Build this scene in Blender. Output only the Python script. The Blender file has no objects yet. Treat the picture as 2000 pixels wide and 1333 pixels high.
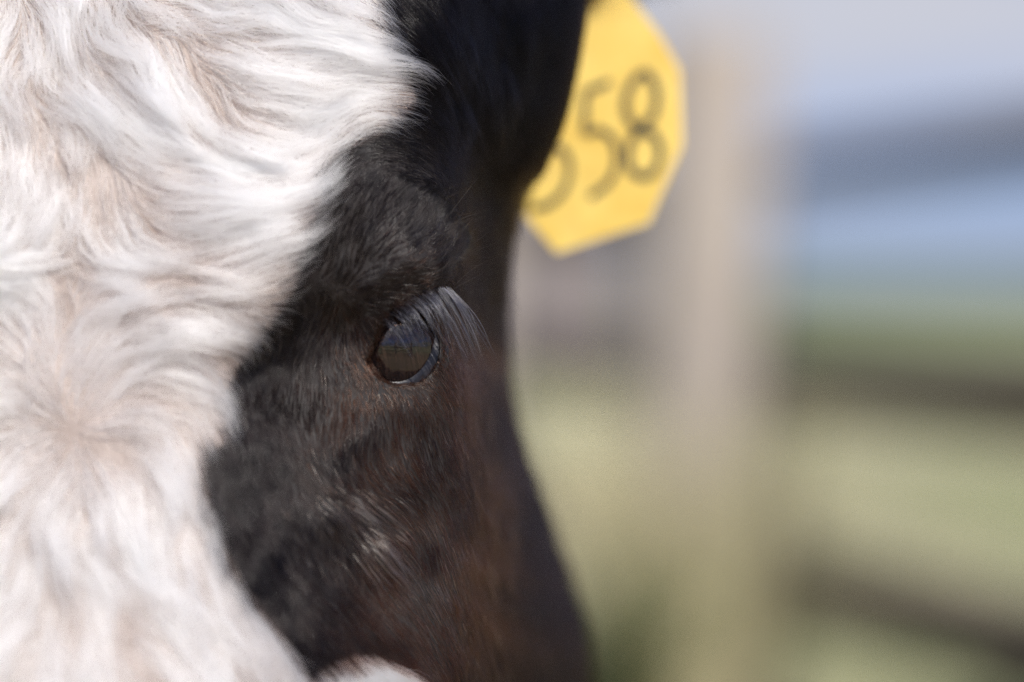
import bpy, bmesh, math, random
import numpy as np
from mathutils import Vector, kdtree
from math import radians as R, sin, cos, pi

rng = np.random.default_rng(11)
random.seed(5)
S = bpy.context.scene
COL = S.collection

# ------------------------------------------------------------------ camera
CAM_Z, CAM_Y, FOC, FPX = 1.05, -0.82, 100.0, 100.0 / 36 * 2000
PITCH = math.atan(76 / FPX)
cam = bpy.data.cameras.new('camera')
cam.lens, cam.sensor_width = FOC, 36
cam.clip_start, cam.clip_end = 0.05, 5000
cam.dof.use_dof = True
cam.dof.focus_distance = 0.822
cam.dof.aperture_fstop = 2.8
co = bpy.data.objects.new('camera', cam)
co.location = (0, CAM_Y, CAM_Z)
co.rotation_euler = (pi / 2 - PITCH, 0, 0)
COL.objects.link(co)
S.camera = co

# ------------------------------------------------------------------ sky and sun
SUN_EL, SUN_AZ = R(47), R(180 - 20)            # azimuth clockwise from +Y: behind and right of the lens
SUN_DIR = Vector((sin(SUN_AZ) * cos(SUN_EL), cos(SUN_AZ) * cos(SUN_EL), sin(SUN_EL)))
w = bpy.data.worlds.new('World'); S.world = w; w.use_nodes = True
nt = w.node_tree; N = nt.nodes; L = nt.links; N.clear()
def node(t, **k):
    n = N.new(t)
    for a, b in k.items(): setattr(n, a, b)
    return n
out = node('ShaderNodeOutputWorld'); bg = node('ShaderNodeBackground')
sky = node('ShaderNodeTexSky', sky_type='NISHITA', sun_disc=False, sun_elevation=SUN_EL,
           sun_rotation=SUN_AZ, air_density=1.0, dust_density=0.4, ozone_density=3.0)
tc = node('ShaderNodeTexCoord'); mp = node('ShaderNodeMapping')
mp.inputs['Scale'].default_value = (2.2, 2.2, 9.0); mp.inputs['Location'].default_value = (3.1, 0.7, 0.15)
nz = node('ShaderNodeTexNoise'); nz.inputs['Scale'].default_value = 1.3; nz.inputs['Detail'].default_value = 5
cr = node('ShaderNodeValToRGB')
cr.color_ramp.elements[0].position, cr.color_ramp.elements[1].position = .44, .62
tn = node('ShaderNodeMixRGB', blend_type='MULTIPLY'); tn.inputs[0].default_value = 1; tn.inputs[2].default_value = (.66, .76, 1.28, 1)
mx = node('ShaderNodeMixRGB'); mx.inputs[2].default_value = (7.0, 7.2, 8.2, 1)
L.new(tc.outputs['Generated'], mp.inputs['Vector']); L.new(mp.outputs[0], nz.inputs['Vector'])
L.new(nz.outputs['Fac'], cr.inputs[0]); L.new(cr.outputs[0], mx.inputs[0]); L.new(sky.outputs[0], tn.inputs[1]); L.new(tn.outputs[0], mx.inputs[1])
L.new(mx.outputs[0], bg.inputs['Color']); bg.inputs['Strength'].default_value = 0.085
L.new(bg.outputs[0], out.inputs['Surface'])

sl = bpy.data.lights.new('sun', 'SUN'); sl.energy = 5.0; sl.angle = R(0.55); sl.color = (1, .95, .875)
so = bpy.data.objects.new('sun', sl); so.rotation_euler = SUN_DIR.to_track_quat('Z', 'Y').to_euler()
so.location = (3, -5, 8); COL.objects.link(so)

S.view_settings.view_transform = 'Standard'; S.view_settings.look = 'None'
S.view_settings.gamma = 1; S.view_settings.use_curve_mapping = False
S.view_settings.exposure = 0.0
S.render.engine = 'CYCLES'
c = S.cycles
c.max_bounces, c.diffuse_bounces, c.glossy_bounces, c.transmission_bounces = 14, 4, 8, 14
c.use_denoising = True; c.denoising_prefilter = 'NONE'
c.caustics_reflective = c.caustics_refractive = False
S.cycles_curves.shape = 'RIBBONS'

# ------------------------------------------------------------------ helpers
def lin(r, g, b):
    f = lambda v: (v / 255 / 12.92) if v / 255 < .04045 else ((v / 255 + .055) / 1.055) ** 2.4
    return (f(r), f(g), f(b), 1)
CP, SP = cos(PITCH), sin(PITCH)
def P(px, py, d):
    """a point of the place: where the sight line of photo pixel (px,py) reaches depth d metres behind the eye plane"""
    px, py, d = np.asarray(px, float), np.asarray(py, float), np.asarray(d, float)
    t = d - CAM_Y
    a, b = (px - 1000) / FPX * t, (666.5 - py) / FPX * t
    return np.stack([a, CAM_Y + t * CP + b * SP, CAM_Z - t * SP + b * CP], -1)
def toPx(p):
    q = p - np.array([0, CAM_Y, CAM_Z])
    t = q[..., 1] * CP - q[..., 2] * SP; b = q[..., 1] * SP + q[..., 2] * CP
    return 1000 + q[..., 0] / t * FPX, 666.5 - b / t * FPX

def tag(o, label=None, cat=None, group=None, kind=None):
    for k, v in (('label', label), ('category', cat), ('group', group), ('kind', kind)):
        if v: o[k] = v
    return o
def empty(name, loc, rz=0, parent=None):
    o = bpy.data.objects.new(name, None); o.location = loc; o.rotation_euler.z = rz
    o.empty_display_size = .1; COL.objects.link(o); o.parent = parent
    return o
def link_mesh(name, me, mat, parent=None):
    o = bpy.data.objects.new(name, me); COL.objects.link(o)
    if mat: me.materials.append(mat)
    if parent:
        o.parent = parent
        o.matrix_parent_inverse = PARINV.get(parent.name, PARINV['']).copy()
    return o
from mathutils import Matrix
PARINV = {'': Matrix.Identity(4)}
def np_mesh(name, V, F):
    me = bpy.data.meshes.new(name)
    V = np.asarray(V, float).reshape(-1, 3); F = np.asarray(F, int)
    me.vertices.add(len(V)); me.vertices.foreach_set('co', V.ravel())
    k = F.shape[1]
    me.loops.add(F.size); me.loops.foreach_set('vertex_index', F.ravel())
    me.polygons.add(len(F)); me.polygons.foreach_set('loop_start', np.arange(len(F)) * k)
    me.polygons.foreach_set('loop_total', np.full(len(F), k)); me.update(calc_edges=True); me.validate()
    return me
def smooth(me):
    me.polygons.foreach_set('use_smooth', np.ones(len(me.polygons), bool)); me.update(); return me

_g = rng.random((6, 64, 64))
def vnoise(x, y, k=0):
    """smooth value noise, -1..1"""
    x, y = np.asarray(x, float), np.asarray(y, float)
    xi, yi = np.floor(x).astype(int), np.floor(y).astype(int)
    fx, fy = x - xi, y - yi
    fx, fy = fx * fx * fx * (fx * (fx * 6 - 15) + 10), fy * fy * fy * (fy * (fy * 6 - 15) + 10)
    g = _g[k % 6]
    a, b = g[yi % 64, xi % 64], g[yi % 64, (xi + 1) % 64]
    cc, d = g[(yi + 1) % 64, xi % 64], g[(yi + 1) % 64, (xi + 1) % 64]
    return 2 * ((a * (1 - fx) + b * fx) * (1 - fy) + (cc * (1 - fx) + d * fx) * fy) - 1

def material(name):
    m = bpy.data.materials.new(name); m.use_nodes = True
    t = m.node_tree; return m, t, t.nodes['Principled BSDF']
def mixc(t, f, a, b, blend='MIX'):
    n = t.nodes.new('ShaderNodeMixRGB'); n.blend_type = blend
    for i, v in ((0, f), (1, a), (2, b)):
        if hasattr(v, 'is_linked'): t.links.new(v, n.inputs[i])
        else: n.inputs[i].default_value = v
    return n.outputs[0]
def noise(t, scale, detail=4, coord='Object', stretch=None, rough=.55):
    c_ = t.nodes.new('ShaderNodeTexCoord'); n = t.nodes.new('ShaderNodeTexNoise')
    n.inputs['Scale'].default_value = scale; n.inputs['Detail'].default_value = detail
    n.inputs['Roughness'].default_value = rough
    v = c_.outputs[coord]
    if stretch:
        m_ = t.nodes.new('ShaderNodeMapping'); m_.inputs['Scale'].default_value = stretch
        t.links.new(v, m_.inputs['Vector']); v = m_.outputs[0]
    t.links.new(v, n.inputs['Vector']); return n.outputs['Fac']
def ramp(t, f, *stops):
    r = t.nodes.new('ShaderNodeValToRGB'); e = r.color_ramp.elements
    while len(e) < len(stops): e.new(.5)
    for k, (p, col) in enumerate(stops): e[k].position = p; e[k].color = col
    t.links.new(f, r.inputs[0]); return r.outputs[0]
def bump(t, bsdf, f, strength, dist):
    b = t.nodes.new('ShaderNodeBump'); b.inputs['Strength'].default_value = strength
    b.inputs['Distance'].default_value = dist
    t.links.new(f, b.inputs['Height']); t.links.new(b.outputs[0], bsdf.inputs['Normal'])

# ------------------------------------------------------------------ setting: pasture and far hills
m_ground, t, b = material('pasture')
n1 = noise(t, .55, 6); n2 = noise(t, 9, 4); n3 = noise(t, .06, 4)
g = ramp(t, n1, (.39, (.20, .27, .10, 1)), (.5, (.41, .375, .235, 1)), (.66, (.47, .425, .30, 1)))
g = mixc(t, ramp(t, n2, (.35, (0, 0, 0, 1)), (.75, (.4, .4, .4, 1))), g, (.26, .25, .13, 1))
g = mixc(t, ramp(t, n3, (.42, (0, 0, 0, 1)), (.62, (.4, .4, .4, 1))), g, (.20, .23, .09, 1))
cd_ = t.nodes.new('ShaderNodeTexCoord'); ln_ = t.nodes.new('ShaderNodeVectorMath'); ln_.operation = 'LENGTH'
t.links.new(cd_.outputs['Object'], ln_.inputs[0])
dn = t.nodes.new('ShaderNodeMath'); dn.operation = 'MULTIPLY_ADD'; dn.inputs[1].default_value = 2.5
t.links.new(n1, dn.inputs[0]); t.links.new(ln_.outputs['Value'], dn.inputs[2])
def far(a, b_):
    m_ = t.nodes.new('ShaderNodeMapRange'); m_.inputs['From Min'].default_value = a; m_.inputs['From Max'].default_value = b_
    t.links.new(dn.outputs[0], m_.inputs['Value']); return m_.outputs[0]
g = mixc(t, far(5.2, 7.0), ramp(t, n2, (.35, (.26, .19, .115, 1)), (.7, (.38, .29, .185, 1))), g)
g = mixc(t, far(70, 170), g, (.105, .155, .045, 1))
t.links.new(g, b.inputs['Base Color']); b.inputs['Roughness'].default_value = .9
bump(t, b, n2, .5, .05)
gx = np.sign(np.linspace(-1, 1, 81)) * np.abs(np.linspace(-1, 1, 81)) ** 3.5 * 1500
X, Y = np.meshgrid(gx, gx)
Z = np.where(np.hypot(X, Y) < 2.2, 0, .05 * vnoise(X * .35 + 9, Y * .35, 1)) * np.clip((np.hypot(X, Y) - 2.2) / 3, 0, 1)
idx = np.arange(81 * 81).reshape(81, 81)
F = np.stack([idx[:-1, :-1], idx[:-1, 1:], idx[1:, 1:], idx[1:, :-1]], -1).reshape(-1, 4)
o = link_mesh('ground', smooth(np_mesh('ground', np.stack([X, Y, Z], -1), F)), m_ground)
tag(o, kind='structure')

m_hill, t, b = material('hill_meadow')
g = ramp(t, noise(t, .05, 5), (.35, (.045, .08, .02, 1)), (.62, (.08, .125, .035, 1)))
t.links.new(g, b.inputs['Base Color']); b.inputs['Roughness'].default_value = .95
th = np.linspace(0, 2 * pi, 181)[:-1]
prof = [(260, -1.0), (300, .35), (360, .8), (450, 1.0), (620, .55), (800, -1)]
Vh = []
for r_, h_ in prof:
    hh = np.where(h_ > 0, h_ * (4.2 + 2.2 * vnoise(th / (2 * pi) * 64 * .5, th * 0 + 3, 2)), h_)
    Vh.append(np.stack([np.sin(th) * r_, np.cos(th) * r_, hh], -1))
i0 = np.arange(180)
F = np.concatenate([np.stack([k * 180 + i0, (k + 1) * 180 + i0, (k + 1) * 180 + (i0 + 1) % 180, k * 180 + (i0 + 1) % 180], -1) for k in range(5)])
tag(link_mesh('hills', smooth(np_mesh('hills', np.concatenate(Vh), F)), m_hill), kind='structure')

# ------------------------------------------------------------------ wood
def wood(name, ca, cb, cd, stretch):
    m, t, b = material(name)
    gr = noise(t, 14, 7, stretch=stretch, rough=.7); st = noise(t, 2.2, 4)
    g = ramp(t, gr, (.3, cb), (.62, ca))
    g = mixc(t, ramp(t, st, (.45, (0, 0, 0, 1)), (.7, (.6, .6, .6, 1))), g, cd)
    t.links.new(g, b.inputs['Base Color']); b.inputs['Roughness'].default_value = .85
    bump(t, b, gr, .6, .004); return m
m_post = wood('pale_weathered_wood', (.47, .42, .37, 1), (.35, .30, .25, 1), (.35, .28, .215, 1), (1, 1, .06))
m_rail = wood('dark_weathered_wood', (.125, .086, .060, 1), (.062, .042, .028, 1), (.10, .063, .04, 1), (.06, 1, 1))
m_shed = wood('grey_board_wood', (.27, .235, .235, 1), (.19, .165, .165, 1), (.22, .19, .18, 1), (1, 1, .05))
m_roof, t, b = material('sheet_roof')
b.inputs['Base Color'].default_value = (.30, .29, .30, 1); b.inputs['Roughness'].default_value = .5; b.inputs['Metallic'].default_value = .3

def box(bm, x0, x1, y0, y1, z0, z1, jit=0):
    vs = [bm.verts.new((x + random.uniform(-jit, jit), y + random.uniform(-jit, jit), z + random.uniform(-jit, jit)))
          for z in (z0, z1) for y in (y0, y1) for x in (x0, x1)]
    for f in ((0, 2, 3, 1), (4, 5, 7, 6), (0, 1, 5, 4), (2, 6, 7, 3), (0, 4, 6, 2), (1, 3, 7, 5)):
        bm.faces.new([vs[i] for i in f])
def bm_obj(name, bm, mat, parent=None, bev=0, sm=False):
    if bev:
        bmesh.ops.bevel(bm, geom=bm.edges[:], offset=bev, segments=2, profile=.6, affect='EDGES')
    bmesh.ops.recalc_face_normals(bm, faces=bm.faces[:])
    me = bpy.data.meshes.new(name); bm.to_mesh(me); bm.free()
    if sm: smooth(me)
    me.materials.append(mat) if mat else None
    ob = bpy.data.objects.new(name, me); COL.objects.link(ob); ob.parent = parent
    return ob

def make_fence(name, label, origin, ang, posts, rails, span, pw, ph, off=0.0):
    """a post and rail fence; local x runs along the fence"""
    root = empty(name, (origin[0], origin[1], 0), ang)
    tag(root, label, 'fence')
    for k, s in enumerate(posts):
        bm = bmesh.new(); a = random.uniform(.95, 1.03)
        box(bm, s - pw / 2 * a, s + pw / 2 * a, -pw / 2, pw / 2, -.3, ph * random.uniform(.985, 1.015), .006)
        bm_obj('post', bm, m_post, root, .012)
    for s0, s1 in zip(posts[:-1], posts[1:]):
        for z in rails:
            bm = bmesh.new()
            ext = .06
            box(bm, s0 - ext, s1 + ext - .13, -pw / 2 - .047, -pw / 2 - .002, z - (.05 if z > 1.2 else .08), z + (.05 if z > 1.2 else .08), .006)
            r_ = bm_obj('rail', bm, m_rail, root, .006)
    return root
fa = R(13.8)
# local x axis points away from the lens along the fence; faces turned to the lens carry the rails
fd = (-sin(fa), cos(fa))
A = (376 / FPX * 7.0, CAM_Y + 7.0)
make_fence('rail_fence', 'weathered fence with thick pale post and dark rails, right of the calf',
           A, math.atan2(fd[1], fd[0]), [-5.2, -2.6, 0, 2.7, 5.4, 8.1, 10.8, 13.5], [.38, .86, 1.36], 0, .25, 1.72)
make_fence('rail_fence', 'rail fence behind the photographer, mirrored in the eye of the calf',
           (-3.4, -6.0), R(20), [0, 2.3, 4.6, 6.9], [.38, .86, 1.36], 0, .16, 1.6)

# ------------------------------------------------------------------ shed far behind the fence
sx0, sx1, sy, sd = -3.2, 1.75, 40, 5.0
shed = empty('shed', ((sx0 + sx1) / 2, sy, 0)); tag(shed, 'grey board shed standing far behind the fence, left of the pale post', 'shed')
hx = (sx1 - sx0) / 2
bm = bmesh.new(); box(bm, -hx, hx, .03, sd, 0, 2.3)
bm_obj('wall', bm, m_shed, shed)
x = -hx; k = 0
plank = None
while x < hx - .05:
    if plank is None:
        bm = bmesh.new(); box(bm, 0, .235, 0, .028, 0, 2.34, .004); plank = bm_obj('plank', bm, m_shed, shed)
        ob = plank
    else:
        ob = plank.copy(); COL.objects.link(ob); ob.parent = shed
    ob.location = (x, random.uniform(-.006, 0), random.uniform(-.02, .01)); x += .248
bm = bmesh.new()
for (ya, za, yb, zb) in ((-.35, 2.32, sd / 2, 3.1), (sd + .35, 2.32, sd / 2, 3.1)):
    vs = [bm.verts.new(v) for v in ((-hx - .25, ya, za), (hx + .25, ya, za), (hx + .25, yb, zb), (-hx - .25, yb, zb))]
    vt = [bm.verts.new(v.co + Vector((0, 0, .06))) for v in vs]
    bm.faces.new(vs); bm.faces.new(vt)
    for i in range(4): bm.faces.new((vs[i], vs[(i + 1) % 4], vt[(i + 1) % 4], vt[i]))
bm_obj('roof', bm, m_roof, shed)

# ------------------------------------------------------------------ grass
m_grass, t, b = material('grass_blade')
at = t.nodes.new('ShaderNodeAttribute'); at.attribute_name = 'tint'
t.links.new(ramp(t, at.outputs['Fac'], (0, (.075, .13, .03, 1)), (.4, (.30, .30, .16, 1)), (1, (.47, .41, .27, 1))), b.inputs['Base Color'])
b.inputs['Roughness'].default_value = .7
n = 70000
rr = 2.0 + 22 * rng.random(n) ** 1.15 * np.clip(1 - .12 * rng.exponential(1, n), .05, 1); aa = rng.uniform(-.75, .75, n)
gx_, gy_ = np.sin(aa) * rr, CAM_Y + np.cos(aa) * rr
n_ = 8000; extra = rng.normal(0, 3.2, (n_, 2)) + [0, -1.0]
gx_, gy_ = np.concatenate([gx_, extra[:, 0]]), np.concatenate([gy_, extra[:, 1]])
keep = (np.hypot(gx_ + .6, gy_ - .8) > .2)
gx_, gy_ = gx_[keep], gy_[keep]; n = len(gx_)
tint = np.clip(.55 + .45 * vnoise(gx_ * .6, gy_ * .6, 3) + rng.normal(0, .15, n), 0, 1)
hg = (.03 + .06 * rng.random(n)) * (1.25 - .5 * tint); yaw = rng.uniform(0, 2 * pi, n); wd = .0035
lean = rng.normal(0, .5, (n, 2)) * hg[:, None]
base = np.stack([gx_, gy_, np.full(n, -.01)], -1); du = np.stack([np.cos(yaw), np.sin(yaw), 0 * yaw], -1) * wd
mid = base + np.stack([lean[:, 0] * .35, lean[:, 1] * .35, hg * .6 + .02], -1)
tip = base + np.stack([lean[:, 0], lean[:, 1], hg + .03], -1)
V = np.stack([base - du, base + du, mid - du * .8, mid + du * .8, tip], 1).reshape(-1, 3)
k5 = np.arange(n)[:, None] * 5
F = np.concatenate([k5 + [[0, 1, 3]], k5 + [[0, 3, 2]], k5 + [[2, 3, 4]]])
me = np_mesh('grass', V, F)
a_ = me.attributes.new('tint', 'FLOAT', 'POINT'); a_.data.foreach_set('value', np.repeat(tint, 5))
tag(link_mesh('grass', me, m_grass), kind='stuff')

# ------------------------------------------------------------------ shrub by the fence foot
m_leaf, t, b = material('weed_leaf')
t.links.new(ramp(t, noise(t, 12, 3), (.35, (.045, .085, .02, 1)), (.7, (.12, .17, .05, 1))), b.inputs['Base Color'])
b.inputs['Roughness'].default_value = .5
def weed(px, d, h, spread, nleaf, label):
    x = (px - 1000) / FPX * d
    root = empty('weed', (x, CAM_Y + d, 0)); tag(root, label, 'plant', 'leafy weeds in the grass')
    bm = bmesh.new(); bs = bmesh.new()
    for s in range(14):
        a = random.uniform(0, 2 * pi); tip = Vector((cos(a) * random.uniform(.1, 1) * spread, sin(a) * random.uniform(.1, 1) * spread, h * random.uniform(.6, 1)))
        pr = None
        for q in range(5):
            f = q / 4; p = Vector((tip.x * f ** 1.3, tip.y * f ** 1.3, tip.z * f - .01))
            ring = [bs.verts.new(p + Vector((cos(e), sin(e), 0)) * .003 * (1.2 - f)) for e in (0, 2.1, 4.2)]
            if pr:
                for i in range(3): bs.faces.new((pr[i], pr[(i + 1) % 3], ring[(i + 1) % 3], ring[i]))
            pr = ring
        for q in range(nleaf // 14):
            f = random.uniform(.25, 1); p = Vector((tip.x * f ** 1.3, tip.y * f ** 1.3, tip.z * f))
            a2 = random.uniform(0, 2 * pi); dr = Vector((cos(a2), sin(a2), random.uniform(-.2, .7))).normalized()
            sd_ = dr.cross(Vector((0, 0, 1))).normalized(); ln = random.uniform(.03, .07)
            v = [bm.verts.new(p), bm.verts.new(p + dr * ln * .5 + sd_ * ln * .24), bm.verts.new(p + dr * ln + Vector((0, 0, -.01))), bm.verts.new(p + dr * ln * .5 - sd_ * ln * .24)]
            bm.faces.new(v)
    bm_obj('stem', bs, m_leaf, root)
    f_ = bm_obj('foliage', bm, m_leaf, root); f_['kind'] = 'stuff'
    return root
weed(1190, 6.3, .46, .30, 900, 'dark leafy weed in the grass beside the calf, below the pale post')
weed(1990, 6.6, .42, .25, 420, 'green leafy weed in the grass at the right edge, behind the rails')

# tall dry grass left standing round the post
m_tall, t, b = material('tall_dry_grass')
t.links.new(ramp(t, noise(t, 6, 3), (.3, (.58, .54, .32, 1)), (.7, (.72, .66, .46, 1))), b.inputs['Base Color']); b.inputs['Roughness'].default_value = .8
def tall_tuft(x, y, n, rad, h, label):
    root = empty('grass_tuft', (x, y, 0)); tag(root, label, 'grass tuft', 'grass tufts under the fence')
    a = rng.uniform(0, 2 * pi, n); r_ = rad * np.sqrt(rng.random(n)) * .55
    p0 = np.stack([np.cos(a) * r_, np.sin(a) * r_, np.full(n, -.02)], -1)
    hh = h * rng.uniform(.55, 1.05, n); lean = np.stack([np.cos(a), np.sin(a)], 1) * (rad * rng.uniform(.1, 1.2, n))[:, None] * .6
    yw = rng.uniform(0, 2 * pi, n); du = np.stack([np.cos(yw), np.sin(yw), 0 * yw], -1) * .0045
    V = []
    for f, wd_ in ((0, 1), (.4, .9), (.75, .6)):
        p = p0 + np.stack([lean[:, 0] * f ** 1.8, lean[:, 1] * f ** 1.8, hh * f], -1); V += [p - du * wd_, p + du * wd_]
    V.append(p0 + np.stack([lean[:, 0] * 1.1, lean[:, 1] * 1.1, hh * .97], -1))
    V = np.stack(V, 1).reshape(-1, 3); k = np.arange(n)[:, None] * 7
    F = np.concatenate([k + [[0, 1, 3]], k + [[0, 3, 2]], k + [[2, 3, 5]], k + [[2, 5, 4]], k + [[4, 5, 6]]])
    o_ = link_mesh('blades', np_mesh('blades', V, F), m_tall); o_.parent = root; o_['kind'] = 'stuff'
tall_tuft(A[0] - .06, A[1] - .22, 760, .42, .95, 'tall dry grass hiding the lower half of the pale fence post')
tall_tuft(A[0] + .05, A[1] + 2.4, 900, .25, .7, 'dry grass tuft at the foot of the second fence post')

# ================================================================== the calf
# cross sections of the head: photo row -> (pixel column, depth in mm) from the middle of the face round to the nape
ROWS = {
 -430: [(140,95),(170,95),(200,96),(230,98),(255,101),(275,105),(290,110),(300,115),(305,120),(305,130),(280,150),(140,160)],
 -330: [(140,34),(290,36),(430,40),(550,46),(640,56),(700,68),(740,80),(765,95),(780,110),(780,135),(700,180),(140,215)],
 -150: [(140,8),(300,8),(455,11),(590,15),(700,24),(790,37),(850,52),(920,66),(1040,84),(1120,108),(1000,185),(140,228)],
 0:    [(140,-4),(300,-5),(460,-4),(600,-3),(720,0),(800,9),(870,24),(935,45),(1040,72),(1108,98),(1010,185),(140,232)],
 200:  [(140,-16),(300,-17),(460,-15),(600,-11),(720,-7),(800,0),(860,14),(908,34),(990,64),(1072,98),(960,190),(140,235)],
  310: [(140,-21),(300,-22),(460,-20),(600,-15),(720,-10),(800,-3),(855,7),(897,26),(950,58),(1030,100),(940,190),(140,235)],
 400:  [(140,-25),(300,-26),(460,-24),(600,-19),(720,-12),(800,-6),(852,1),(888,18),(928,55),(988,106),(925,190),(140,235)],
 520:  [(140,-30),(300,-30),(460,-28),(600,-22),(720,-15),(810,-9),(868,-1),(896,16),(925,52),(975,112),(915,190),(140,230)],
 660:  [(140,-34),(300,-34),(460,-30),(600,-18),(700,-11),(790,-5),(860,4),(893,20),(922,54),(973,165),(910,230),(140,260)],
 800:  [(140,-39),(300,-39),(460,-33),(600,-20),(720,-10),(810,-3),(870,5),(905,18),(933,52),(990,195),(920,255),(140,280)],
 1000: [(140,-51),(300,-50),(430,-44),(560,-31),(700,-14),(810,-4),(875,5),(908,17),(948,54),(1048,220),(970,275),(140,290)],
 1333: [(140,-71),(300,-70),(460,-61),(600,-45),(730,-24),(830,-8),(885,4),(912,17),(958,56),(1132,228),(1010,285),(140,300)],
 1700: [(140,-90),(280,-88),(420,-78),(540,-62),(640,-38),(730,-18),(790,0),(830,20),(870,55),(950,115),(850,175),(140,195)],
 2100: [(140,-104),(260,-101),(370,-86),(460,-72),(530,-55),(580,-38),(610,-20),(625,0),(635,25),(620,60),(500,90),(140,100)],
 2400: [(140,-112),(240,-108),(340,-98),(430,-84),(500,-68),(540,-50),(560,-34),(570,-18),(570,0),(540,25),(420,45),(140,50)],
 2540: [(140,-95),(190,-92),(240,-86),(290,-76),(330,-64),(355,-52),(365,-40),(365,-30),(360,-20),(340,-5),(270,5),(140,8)],
 2580: [(140,-70),(150,-70),(160,-68),(170,-65),(178,-62),(183,-58),(185,-54),(185,-50),(183,-45),(178,-40),(165,-36),(140,-35)],
}
rk = np.array(sorted(ROWS)); T = np.array([ROWS[k] for k in rk], float)      # rows x 12 x 2
def pchip(x, y, xq):
    """monotone cubic interpolation along axis 0"""
    h = np.diff(x); sh = (-1,) + (1,) * (y.ndim - 1)
    d = np.diff(y, axis=0) / h.reshape(sh)
    m = np.zeros_like(y); m[0], m[-1] = d[0], d[-1]
    w1, w2 = (2 * h[1:] + h[:-1]).reshape(sh), (h[1:] + 2 * h[:-1]).reshape(sh)
    with np.errstate(all='ignore'):
        hm = (w1 + w2) / (w1 / d[:-1] + w2 / d[1:])
    m[1:-1] = np.where(d[:-1] * d[1:] > 0, hm, 0); m = np.nan_to_num(m)
    i = np.clip(np.searchsorted(x, xq) - 1, 0, len(h) - 1)
    s = ((xq - x[i]) / h[i]).reshape(sh); hh = h[i].reshape(sh)
    return ((1 + 2 * s) * (1 - s) ** 2 * y[i] + s * (1 - s) ** 2 * hh * m[i] + s * s * (3 - 2 * s) * y[i + 1] + s * s * (s - 1) * hh * m[i + 1])
rows = np.concatenate([np.linspace(-430, -30, 45)[:-1], np.arange(-30, 1370, 6.5), np.linspace(1370, 2580, 110)[1:]])
G = pchip(rk.astype(float), T, rows)                                          # rows x 12 x 2
uk = np.array([0, 160, 320, 460, 580, 665, 730, 780, 850, 960, 1100, 1700.])
uq = np.concatenate([np.linspace(0, 560, 80)[:-1], np.linspace(560, 800, 62)[:-1], np.linspace(800, 1100, 44)[:-1], np.linspace(1100, 1700, 40)])
G = np.swapaxes(pchip(uk, np.swapaxes(G, 0, 1), uq), 0, 1)                    # rows x U x 2
PX, D = G[..., 0].copy(), G[..., 1].copy()
PY = np.repeat(rows[:, None], len(uq), 1)
front = np.clip((150 - D) / 30, 0, 1)
def bumpf(x, y, sx, sy, amp, rot=0):
    dx, dy = PX - x, PY - y
    a, b_ = dx * cos(rot) + dy * sin(rot), -dx * sin(rot) + dy * cos(rot)
    return amp * np.exp(-(a / sx) ** 2 - (b_ / sy) ** 2) * front
EX, EY = 783, 676                                                             # middle of the eye opening
D += bumpf(815, 500, 90, 50, -4.2, .25)       # brow
D += bumpf(745, 545, 60, 22, -2.5, -.6)
D += bumpf(690, 380, 90, 70, -3)
D += bumpf(530, 745, 115, 95, 7.5)               # hollow before the eye
D += bumpf(660, 660, 60, 75, 3)
D += bumpf(700, 850, 90, 45, -1.5, -.5)         # fold below the eye
D += bumpf(560, 930, 60, 90, 1)
D += bumpf(830, 800, 60, 40, -1)
D += bumpf(650, 1010, 70, 60, -4, .6)
D += bumpf(740, 1075, 45, 35, -2.5, .6)
D += bumpf(500, 1100, 40, 90, -2.5, .5)
D += bumpf(872, 690, 24, 75, -3.2)
D += bumpf(900, 110, 50, 200, -4, -.4)
# eye socket
ea = ((PX - EX) * cos(-.35) + (PY - EY) * sin(-.35)) / 70; eb = (-(PX - EX) * sin(-.35) + (PY - EY) * cos(-.35)) / 74
er = np.maximum(np.hypot(ea, eb), 1 - ((PX - 766) * 113 + (PY - 605) * 55) / 125.7 / 55)   # the inner lid cuts the opening off on a slant
sock = np.clip((1.09 - er) / .15, 0, 1); sock = sock * sock * (3 - 2 * sock) * front
D += sock * 19
SKN = 2.2e-3
half = P(PX, PY, D / 1000)
XM = P(140, 600, 0)[0]                                                        # x of the middle plane of the face
mirror = half.copy(); mirror[..., 0] = 2 * P(140, PY, D / 1000)[..., 0] * 0 + 2 * XM - mirror[..., 0]
# keep the middle seam on the plane
half[:, 0, 0] = half[:, -1, 0] = XM; mirror[:, 0, 0] = mirror[:, -1, 0] = XM
full = np.concatenate([mirror[:, ::-1], half[:, 1:]], 1)                      # columns: nape .. face .. nape
full[:, -1] = full[:, 0]
NV, NU = full.shape[:2]
def grid_normals(Gp):
    du = np.gradient(Gp, axis=1); dv = np.gradient(Gp, axis=0)
    n = np.cross(du, dv); n /= np.linalg.norm(n, axis=-1, keepdims=True) + 1e-12
    return n
NRM = grid_normals(full)
if NRM[NV // 2, NU // 2, 1] > 0: NRM = -NRM

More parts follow.
